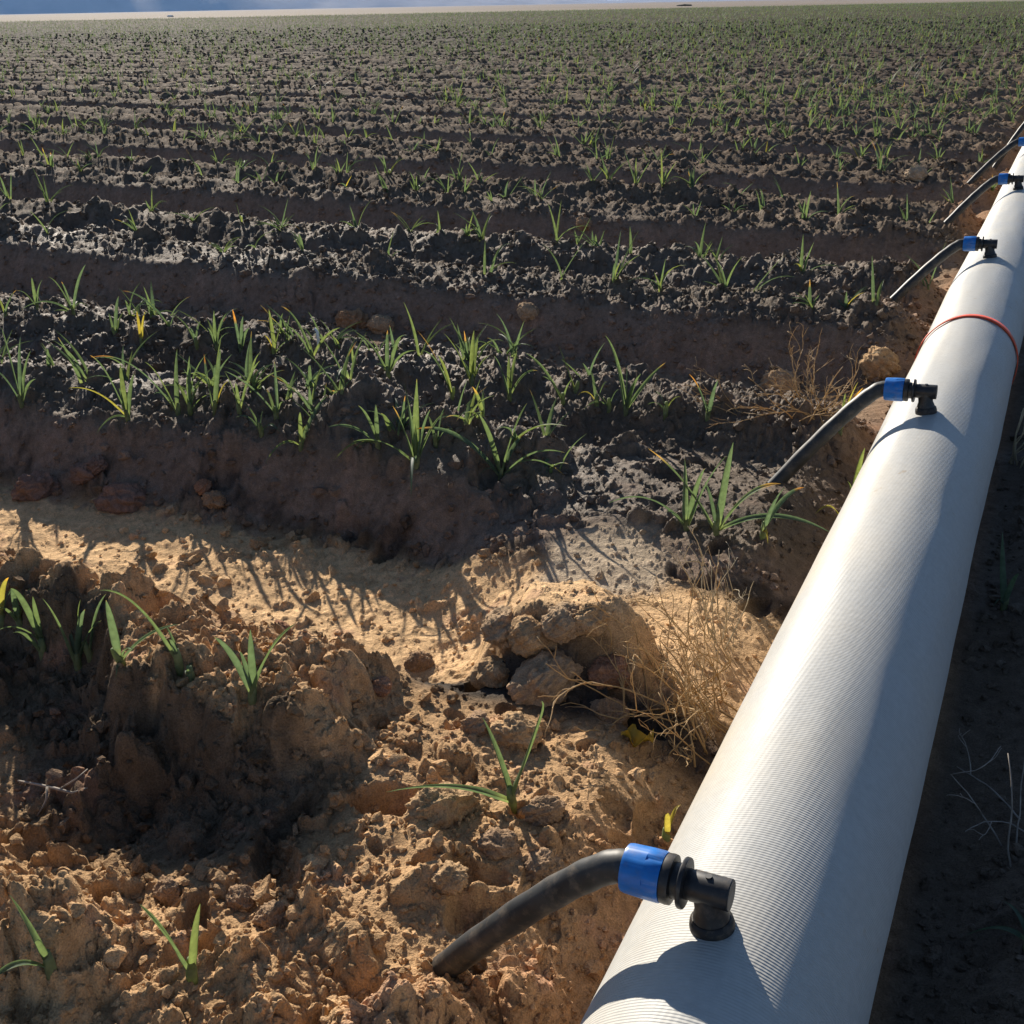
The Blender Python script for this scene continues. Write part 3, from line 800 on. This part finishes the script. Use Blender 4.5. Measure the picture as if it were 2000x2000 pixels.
for i in range(46):
    x_ = -.62 - 1.35 * rngp.random() ** 1.1; u_ = rngp.choice([-.20, -.16, .16, .20]) + rngp.normal(0, .02); y_ = C0 + PER + u_
    nl = int(rngp.integers(3, 7)); az, t0, t1, Ln, w, dry, hue = leaf_params(rngp, nl, float(rngp.uniform(.6, 1.05)))
    P = np.zeros((nl, 3)); P[:, :2] += rngp.normal(0, .005, (nl, 2)); P[:, 2] = -.004
    v, f, c = strips(P, az, t0, t1 + .2, Ln, w * 1.0, dry, hue, 8)
    o = link('onion_plant', mesh_np('onion_plant', v, f, True, c), M_LEAF); o.location = (x_, y_, hz(x_, y_))
    tag(o, 'small onion plant squeezed among the larger ones on the second bed', 'onion plant', 'small onion plants filling the second bed')

def far_plants(sel):
    V = []; F = []; Cc = []; off = 0
    rng = np.random.default_rng(9)
    for lo, hi, nl, S, vee, ws in ((0, 9, 5, 4, True, 1.1), (9, 26, 4, 3, False, 1.05), (26, 200, 3, 2, False, 1.2)):
        s = sel[(dist[sel] >= lo) & (dist[sel] < hi)]
        if not len(s): continue
        s = np.repeat(s, nl); n = len(s)
        s = s[rng.random(n) < .85]; n = len(s)
        
        az, t0, t1, Ln, w, dry, hue = leaf_params(rng, n)
        P = np.stack([sx_[s] + rng.normal(0, .006, n), sy_[s] + rng.normal(0, .006, n), sz_[s] - .003], -1)
        v, f, c = strips(P, az, t0, t1, Ln * 1.05, w * ws, dry, hue, S, vee)
        V.append(v); F.append(f + off); Cc.append(c); off += len(v)
    o = link('onion_crop', mesh_np('onion_crop', np.concatenate(V), np.concatenate(F), True, np.concatenate(Cc)), M_LEAF)
    tag(o, 'mass of young green onion plants covering the far beds', 'crop', kind='stuff')
far_plants(rest)

# ------------------------------------------------------------------ clods and crumbs
def ico(sub):
    import bmesh
    bm = bmesh.new(); bmesh.ops.create_icosphere(bm, subdivisions=sub, radius=1)
    v = np.array([p.co[:] for p in bm.verts]); f = np.array([[q.index for q in t.verts] for t in bm.faces]); bm.free()
    return v, f
I1 = ico(1); I2 = ico(2); I5 = ico(5)

def rough_ball(seed, sub, amt=.28, fine=.06, cut=(.74, .95), ncut=5):
    v, f = sub; v = v.copy(); s = seed * 13.7
    n = fbm(v[:, 0] * 1.3 + s, v[:, 1] * 1.3 + v[:, 2] * 1.7, 501 + seed, 3) * amt
    n2 = fbm(v[:, 0] * 6 + v[:, 2] * 4.3 + s, v[:, 1] * 6 - v[:, 2] * 3.1, 601 + seed, 3) * fine
    rng = np.random.default_rng(seed)
    for _ in range(ncut):                             # broken flat faces
        d = rng.normal(size=3); d /= np.linalg.norm(d); k = rng.uniform(*cut)
        q = v @ d; v = v - np.outer(np.clip(q - k, 0, 9) * .85, d)
    return v * (1 + n + n2)[:, None], f

def clod(px, py, wpx, label, colr, group=None, flat=.75, seed=0, sink=.35):
    P = on_ground(px, py); sc = np.linalg.norm(P - CAM) / FPX
    r = wpx * sc * .5
    v, f = rough_ball(seed, I5, .20, .11)
    rng = np.random.default_rng(seed + 900); S = np.array([1, rng.uniform(.75, 1.0), flat]) * r
    a = rng.uniform(0, 6.28); c, s = math.cos(a), math.sin(a)
    v = (v * S) @ np.array([[c, s, 0], [-s, c, 0], [0, 0, 1]])
    n = fbm(v[:, 0] * 40 + seed, v[:, 1] * 40 + v[:, 2] * 30, 701, 3)
    col = np.array(colr)[None] * (1 + .18 * n)[:, None]
    me = mesh_np('soil_clod', v, f, True, np.concatenate([col, np.full((len(v), 1), .05)], 1))
    o = link('soil_clod', me, M_SOIL); o.location = (P[0], P[1], P[2] + r * flat * (1 - 2 * sink) * .8)
    tag(o, label, 'soil clod', group)
TAN = (.48, .32, .18); RED = (.36, .20, .125); BRN = (.36, .24, .15); GRY = (.44, .31, .195); PNK = (.27, .175, .135)
HP = 'clods of the heap beside the dry weed'
for i, q in enumerate([
 (745, 1345, 46, 'reddish blocky clod alone on the lit sandy furrow floor', RED, None),
 (545, 1245, 62, 'dark red clod behind the fan-shaped onion plant of the mound', RED, None),
 (1065, 1345, 150, 'biggest rounded clod standing in the middle of the heap', GRY, HP),
 (1045, 1262, 105, 'flat-topped clod lying on top of the biggest clod of the heap', TAN, HP),
 (965, 1325, 85, 'clod at the left foot of the clod heap', TAN, HP),
 (1190, 1320, 85, 'reddish clod on the right side of the heap by the weed', RED, HP),
 (1008, 1440, 95, 'orange clod in front of the heap behind the hooked onion leaf', TAN, HP),
 (1185, 1405, 85, 'brown clod at the front right foot of the heap', BRN, HP),
 (985, 1235, 95, 'grey-brown clod at the upper left of the heap', GRY, HP),
 (1100, 1218, 90, 'clod at the back of the heap top', GRY, HP),
 (1150, 1265, 80, 'clod at the upper right of the heap', TAN, HP),
 (930, 1420, 60, 'dark clod with deep shadow left of the hooked onion leaf', BRN, None),
 (860, 1590, 130, 'angular wedge-shaped clod left below the three-leaved onion plant', TAN, None),
 (975, 1655, 70, 'rough clod just below the three-leaved onion plant', BRN, None),
 (1065, 1590, 80, 'clod right of the base of the three-leaved onion plant', BRN, None),
 (820, 1300, 55, 'crumbly dark clod on the sand halfway to the heap', BRN, None),
 (70, 965, 84, 'broad pink clod at the foot of the second bed near the left edge', PNK, 'pink clods below the second bed'),
 (240, 985, 90, 'wide pink-brown clod in the shade below the second bed', PNK, 'pink clods below the second bed'),
 (165, 930, 52, 'sunlit pink clod tilted up below the second bed, left', PNK, 'pink clods below the second bed'),
 (190, 912, 44, 'small pink clod resting behind the tilted sunlit one', PNK, 'pink clods below the second bed'),
 (398, 955, 38, 'upright reddish sliver of clod under the near ridge', RED, 'pink clods below the second bed'),
 (420, 990, 44, 'brown clod just below the upright reddish sliver', BRN, 'pink clods below the second bed'),
 (505, 1065, 34, 'small tan clod catching sun within the bed shadow', TAN, None),
 (690, 632, 62, 'orange-brown clod leaning on the wall of the third bed', (.38, .23, .13), None),
 (745, 640, 50, 'grey clod set into the wall of the third bed, right of the orange one', GRY, None),
 (1030, 650, 46, 'clod set into the middle of the third bed wall', GRY, None),
 (1140, 476, 34, 'egg-shaped brown clod at the foot of the fourth bed', BRN, None),
 (1400, 462, 44, 'round clod right below a grassy onion tuft on the fourth bed', BRN, None),
 (1520, 760, 76, 'pale rounded clod in the furrow left of the second blue nut', GRY, None),
 (1720, 690, 80, 'tan clod between the red ribbon and the furrow', TAN, None),
 (880, 1720, 70, 'knobbly clod above the nearest black tube', TAN, None),
 (1060, 1700, 80, 'clod directly above the bend of the nearest black tube', BRN, None),
 (330, 1745, 60, 'clod with a black pit below it, behind the V-shaped seedling', BRN, None),
 (470, 1760, 56, 'dark pitted clod right of the V-shaped seedling', BRN, None),
 (530, 1800, 70, 'larger dark clod between the seedling and the tube end', BRN, None),
 (1790, 345, 40, 'pale broken clod lying by the far tubes', (.5, .38, .26), None),
]):
    clod(*q[:6], seed=i + 1)

def crumbs():
    rng = np.random.default_rng(21); V = []; F = []; Cc = []; off = 0
    base = [rough_ball(200 + s, I1, .45, .22, (.35, .8), 7) for s in range(9)] ; base2 = [rough_ball(300 + s, I2, .40, .22, (.35, .8), 8) for s in range(8)]
    n = 26000; n_far = 85000
    rr = np.concatenate([np.exp(rng.uniform(math.log(.45), math.log(3.2), n)), np.exp(rng.uniform(math.log(2.2), math.log(34), n_far))]); n = n + n_far
    aa = YAW + rng.uniform(R(-38), R(40), n)
    x = -np.sin(aa) * rr; y = np.cos(aa) * rr
    k, u, soft, near = masks(x, y)
    bank = (k == 0) & (x < -.46) & (u > -.05) & (u < .30)
    bank = bank | ((u < -.26) & (u > -.42) & (k > 0))
    keep = (rng.random(n) < np.where(bank, .75, np.where(np.abs(u) > .38, .28, np.where(np.abs(u) < .30, .9, .35)) * np.where(k < 1, .55, .85))) & (np.abs(x - HX) > .10)
    keep &= ~((np.abs(x + .46) < .12) & (np.abs(y - 1.2) < .12) & (rng.random(n) < .85)) & (y < 91 + .76 * x)
    x = x[keep]; y = y[keep]; rr = rr[keep]; n = len(x)
    z = height(x, y, np.full(n, .003))
    s = np.exp(rng.normal(math.log(.0030), .50, n)) * (.75 + .25 * rr); s = np.clip(s * np.where(bank[keep], 1.15, 1), .0012, .0115 + .0006 * rr)
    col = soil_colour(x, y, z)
    for lst, m in ((base, s < .006), (base2, s >= .006)):
        ids = np.where(m)[0]
        for b_i, (bv, bf) in enumerate(lst):
            ii = ids[ids % len(lst) == b_i]; N = len(ii)
            if not N: continue
            a = rng.uniform(0, 6.28, N); c, sn = np.cos(a), np.sin(a)
            sc3 = s[ii][:, None] * np.stack([rng.uniform(.8, 1.3, N), rng.uniform(.7, 1.1, N), rng.uniform(.55, .95, N)], -1)
            v = bv[None] * sc3[:, None, :]
            vx = v[..., 0] * c[:, None] - v[..., 1] * sn[:, None]; vy = v[..., 0] * sn[:, None] + v[..., 1] * c[:, None]
            v = np.stack([vx + x[ii][:, None], vy + y[ii][:, None], v[..., 2] + (z[ii] + s[ii] * .25)[:, None]], -1)
            V.append(v.reshape(-1, 3)); F.append((bf[None] + (np.arange(N) * len(bv))[:, None, None]).reshape(-1, 3) + off)
            cc = np.repeat((col[ii] * np.concatenate([np.repeat(rng.uniform(.8, 1.25, (N, 1)), 3, 1), np.ones((N, 1))], 1))[:, None, :], len(bv), 1)
            Cc.append(cc.reshape(-1, 4)); off += N * len(bv)
    o = link('loose_crumbs', mesh_np('loose_crumbs', np.concatenate(V), np.concatenate(F), False, np.concatenate(Cc)), M_SOIL)
    tag(o, 'loose crumbs of dry soil strewn over the beds', 'soil crumbs', kind='stuff')
crumbs()

# ------------------------------------------------------------------ dry weeds and litter
def weed(name, px, py, label, cat, hgt, spread, nst, m, seed, lean=(0, 0), rad=.0007, branch=3, curl=.5):
    P = on_ground(px, py); rng = random.Random(seed); b = MB()
    def stalk(p, d, ln, r, depth):
        pts = [p.copy()]; n = 9
        drift = Vector((rng.uniform(-1, 1), rng.uniform(-1, 1), rng.uniform(-1.2, .3))) * curl
        for i in range(n):
            d = (d + drift * (.16) + Vector((rng.gauss(0, .12), rng.gauss(0, .12), rng.gauss(0, .10)))).normalized()
            p = p + d * (ln / n)
            if p.z < .0 and d.z < 0: d.z *= -.2
            wx = P[0] + p.x
            if HX - .125 < wx < HX: p.x -= (wx - (HX - .125)); d.x = -abs(d.x)
            if HX < wx < HX + .105: p.x += (HX + .105 - wx); d.x = abs(d.x)
            pts.append(p.copy())
            if depth and rng.random() < branch / n and i > 1:
                nd_ = (d + Vector((rng.uniform(-1, 1), rng.uniform(-1, 1), rng.uniform(-.4, .8))) * .8).normalized()
                stalk(p.copy(), nd_, ln * rng.uniform(.25, .6), r * .7, depth - 1)
        b.tube([tuple(q) for q in pts], [r * (1 - .5 * k / n) for k in range(n + 1)], 5)
    for _ in range(nst):
        p = Vector((rng.gauss(0, spread * .25), rng.gauss(0, spread * .25), -.005))
        d = Vector((rng.uniform(-1, 1) * spread / hgt + lean[0], rng.uniform(-1, 1) * spread / hgt + lean[1], rng.uniform(.4, 1))).normalized()
        stalk(p, d, hgt * rng.uniform(.5, 1.1), rad * rng.uniform(.7, 1.5), 2)
    o = b.build(name, m); o.location = P
    tag(o, label, cat)
weed('dry_weed', 1345, 1400, 'large tangle of dry straw-coloured weed pressed against the hose', 'dry weed', .14, .14, 38, M_STRAW, 3, (.05, .1), .0009, 3.4)
weed('dry_weed', 1400, 1260, 'thin upright dry stalks rising behind the large weed tangle', 'dry weed', .14, .05, 10, M_PALE, 4, (-.1, .1), .0007, 1.5, .3)
weed('dry_weed', 1585, 800, 'orange-brown dry weed tuft behind the second black tube', 'dry weed', .11, .09, 22, M_STRAW, 5, (-.1, 0), .0008, 4, .3)
weed('dry_weed', 1440, 800, 'sparse dry sprig lying left of the orange-brown tuft', 'dry weed', .13, .03, 3, M_STRAW, 6, (-1.6, .2), .0008, 4, .1)
weed('dry_weed', 1985, 1650, 'greyish dry stalks in the shade right of the hose', 'dry weed', .13, .06, 5, M_TWIG, 8, (-.5, .3), .0007, 2, .4)
weed('dry_weed', 1985, 905, 'straw tuft standing behind the hose at the right edge', 'dry weed', .12, .03, 8, M_PALE, 9, (0, 0), .0012, 1, .15)
weed('dry_weed', 1700, 720, 'curled pale dry stem on the clod by the red ribbon', 'dry weed', .10, .05, 4, M_PALE, 12, (0, .2), .0009, 1.5, .9)

def twig():
    P = on_ground(110, 1555); b = MB()
    def W(px, py, lift): return on_ground(px, py) + np.array([0, 0, lift]) - P
    b.tube([W(38, 1538, .008), W(75, 1548, .010), W(110, 1556, .010), W(145, 1564, .009), W(178, 1570, .008)], [.0009, .0013, .0015, .0012, .0007], 6)
    b.tube([W(96, 1553, .010), W(94, 1572, .007), W(86, 1585, .006), W(74, 1600, .004)], [.0012, .0011, .0009, .0006], 6)
    b.tube([W(124, 1558, .010), W(140, 1548, .011), W(158, 1538, .012), W(178, 1533, .012)], [.0011, .0010, .0008, .0006], 6)
    o = b.build('dry_twig', M_TWIG); o.location = P
    tag(o, 'pale forked dry twig lying in the shade of the mound', 'twig')
twig()
hero_plant((1960, 1190), [(1958, 1040, O(b=-.2, h=0)), (1940, 1185, O(b=.3, h=0)), (1990, 1120, O(h=.05))], 'dark onion plant in the shade right of the hose, upper', .009, None, .05)
hero_plant((2010, 1850), [(1880, 1830, O(b=.25, h=0)), (1960, 1760, O(h=0))], 'dark onion leaf reaching out of the shade at the lower right edge', .009, None, .05)

def scrap():
    P = on_ground(1243, 1448); v = []; f = []
    n, m_ = 9, 6
    for i in range(n):
        for j in range(m_):
            x = (i / (n - 1) - .5) * .034 * (1 - .5 * abs(j / (m_ - 1) - .5)); y = (j / (m_ - 1) - .5) * .020
            z = .006 + .006 * math.sin(i * .9 + j * 1.3) + .004 * math.cos(j * 2.1)
            v.append((x, y + .004 * math.sin(i), z))
    for i in range(n - 1):
        for j in range(m_ - 1): f.append((i * m_ + j, i * m_ + j + 1, (i + 1) * m_ + j + 1, (i + 1) * m_ + j))
    o = link('dead_leaf', mesh_np('dead_leaf', v, np.array(f)), M_YELL); o.location = P
    tag(o, 'crumpled yellow dead leaf on orange soil left of the weed tangle', 'leaf')
scrap()
def white_strip():
    P = on_ground(622, 690); s = np.linalg.norm(P - CAM) / FPX; b = MB()
    pts = [(0, 0, 0), (.001, 0, 12 * s), (.003, 0, 28 * s), (.002, 0, 42 * s), (-.003, 0, 48 * s), (-.008, 0, 45 * s)]
    b.tube(pts, [.0022, .0026, .003, .003, .0026, .0016], 8, .5)
    o = b.build('white_strip', M_WHITE); o.location = P
    tag(o, 'small hooked white strip standing among onion leaves on the far ridge', 'strip')
white_strip()

# far litter on the plain
def far_lump(px, py, y_up, w, h, label, name, cat, m, seed):
    d = ray(px, py); t = -CAMH / d[2] * 1.0; P = CAM + d * t
    s = np.linalg.norm(P - CAM) / FPX
    v, f = rough_ball(seed, ico(3), .3, .15)
    v = v * np.array([w * s * .5, w * s * .35, h * s * .5]); v[:, 2] += h * s * .3
    o = link(name, mesh_np(name, v, f), m); o.location = (P[0], P[1], float(height(P[:1], P[1:2], np.array([1.]))[0]))
    tag(o, label, cat)
far_lump(332, 31, 0, 13, 4, 'pale boulder lying at the far field edge on the left', 'pale_boulder', 'boulder', M_ROCK, 71)
far_lump(1336, 9, 0, 26, 4, 'low dark bush on the plain beyond the field', 'low_bush', 'bush', M_BUSH, 73)

# ------------------------------------------------------------------ haze, light, camera
HAZE = True
if HAZE:
    hb = MB(); X0, X1, Y0, Y1, Z0, Z1 = -5600, 5600, -1500, 6500, -16.5, 420
    hb.add([(x, y, z) for z in (Z0, Z1) for x, y in ((X0, Y0), (X1, Y0), (X1, Y1), (X0, Y1))],
           [(3, 2, 1, 0), (4, 5, 6, 7), (0, 1, 5, 4), (1, 2, 6, 5), (2, 3, 7, 6), (3, 0, 4, 7)])
    mh = bpy.data.materials.new('haze_air'); mh.use_nodes = True; nt = mh.node_tree; nt.nodes.clear()
    pv = nd(nt, 'ShaderNodeVolumePrincipled'); pv.inputs['Density'].default_value = .00015; pv.inputs['Color'].default_value = (.26, .50, 1.0, 1)
    pv.inputs['Anisotropy'].default_value = .2
    ou = nd(nt, 'ShaderNodeOutputMaterial'); nt.links.new(pv.outputs[0], ou.inputs['Volume'])
    tag(hb.build('haze', mh, None, False), kind='stuff')

w = bpy.data.worlds.new('World'); SC.world = w; w.use_nodes = True
nt = w.node_tree; bg = nt.nodes['Background']
sky = nd(nt, 'ShaderNodeTexSky', sky_type='NISHITA'); sky.sun_disc = False
sky.sun_elevation = SUN_EL; sky.sun_rotation = -SUN_AZ; sky.air_density = .8; sky.dust_density = .4; sky.altitude = 800
nt.links.new(sky.outputs[0], bg.inputs[0]); bg.inputs[1].default_value = .05
sl = bpy.data.lights.new('sun', 'SUN'); sl.energy = 5.0; sl.angle = R(.5); sl.color = (1, .915, .79)
so = bpy.data.objects.new('sun', sl); COL.objects.link(so); so.rotation_euler = (-Vector(SUND)).to_track_quat('-Z', 'Y').to_euler(); so.location = (0, 0, 20)

cd_ = bpy.data.cameras.new('camera'); co = bpy.data.objects.new('camera', cd_); COL.objects.link(co)
cd_.sensor_width = 36; cd_.sensor_fit = 'HORIZONTAL'; cd_.lens = 36 * FPX / 2000; cd_.clip_start = .02; cd_.clip_end = 20000
mw = Matrix((( RT[0], UP[0], -FW[0], CAM[0]), (RT[1], UP[1], -FW[1], CAM[1]), (RT[2], UP[2], -FW[2], CAM[2]), (0, 0, 0, 1)))
co.matrix_world = mw
SC.camera = co
vs = SC.view_settings; vs.view_transform = 'Standard'; vs.look = 'None'; vs.exposure = .92; vs.gamma = 1
SC.render.engine = 'CYCLES'
SC.cycles.max_bounces = 6; SC.cycles.diffuse_bounces = 3; SC.cycles.glossy_bounces = 2; SC.cycles.transmission_bounces = 4; SC.cycles.volume_bounces = 0
SC.cycles.use_denoising = True
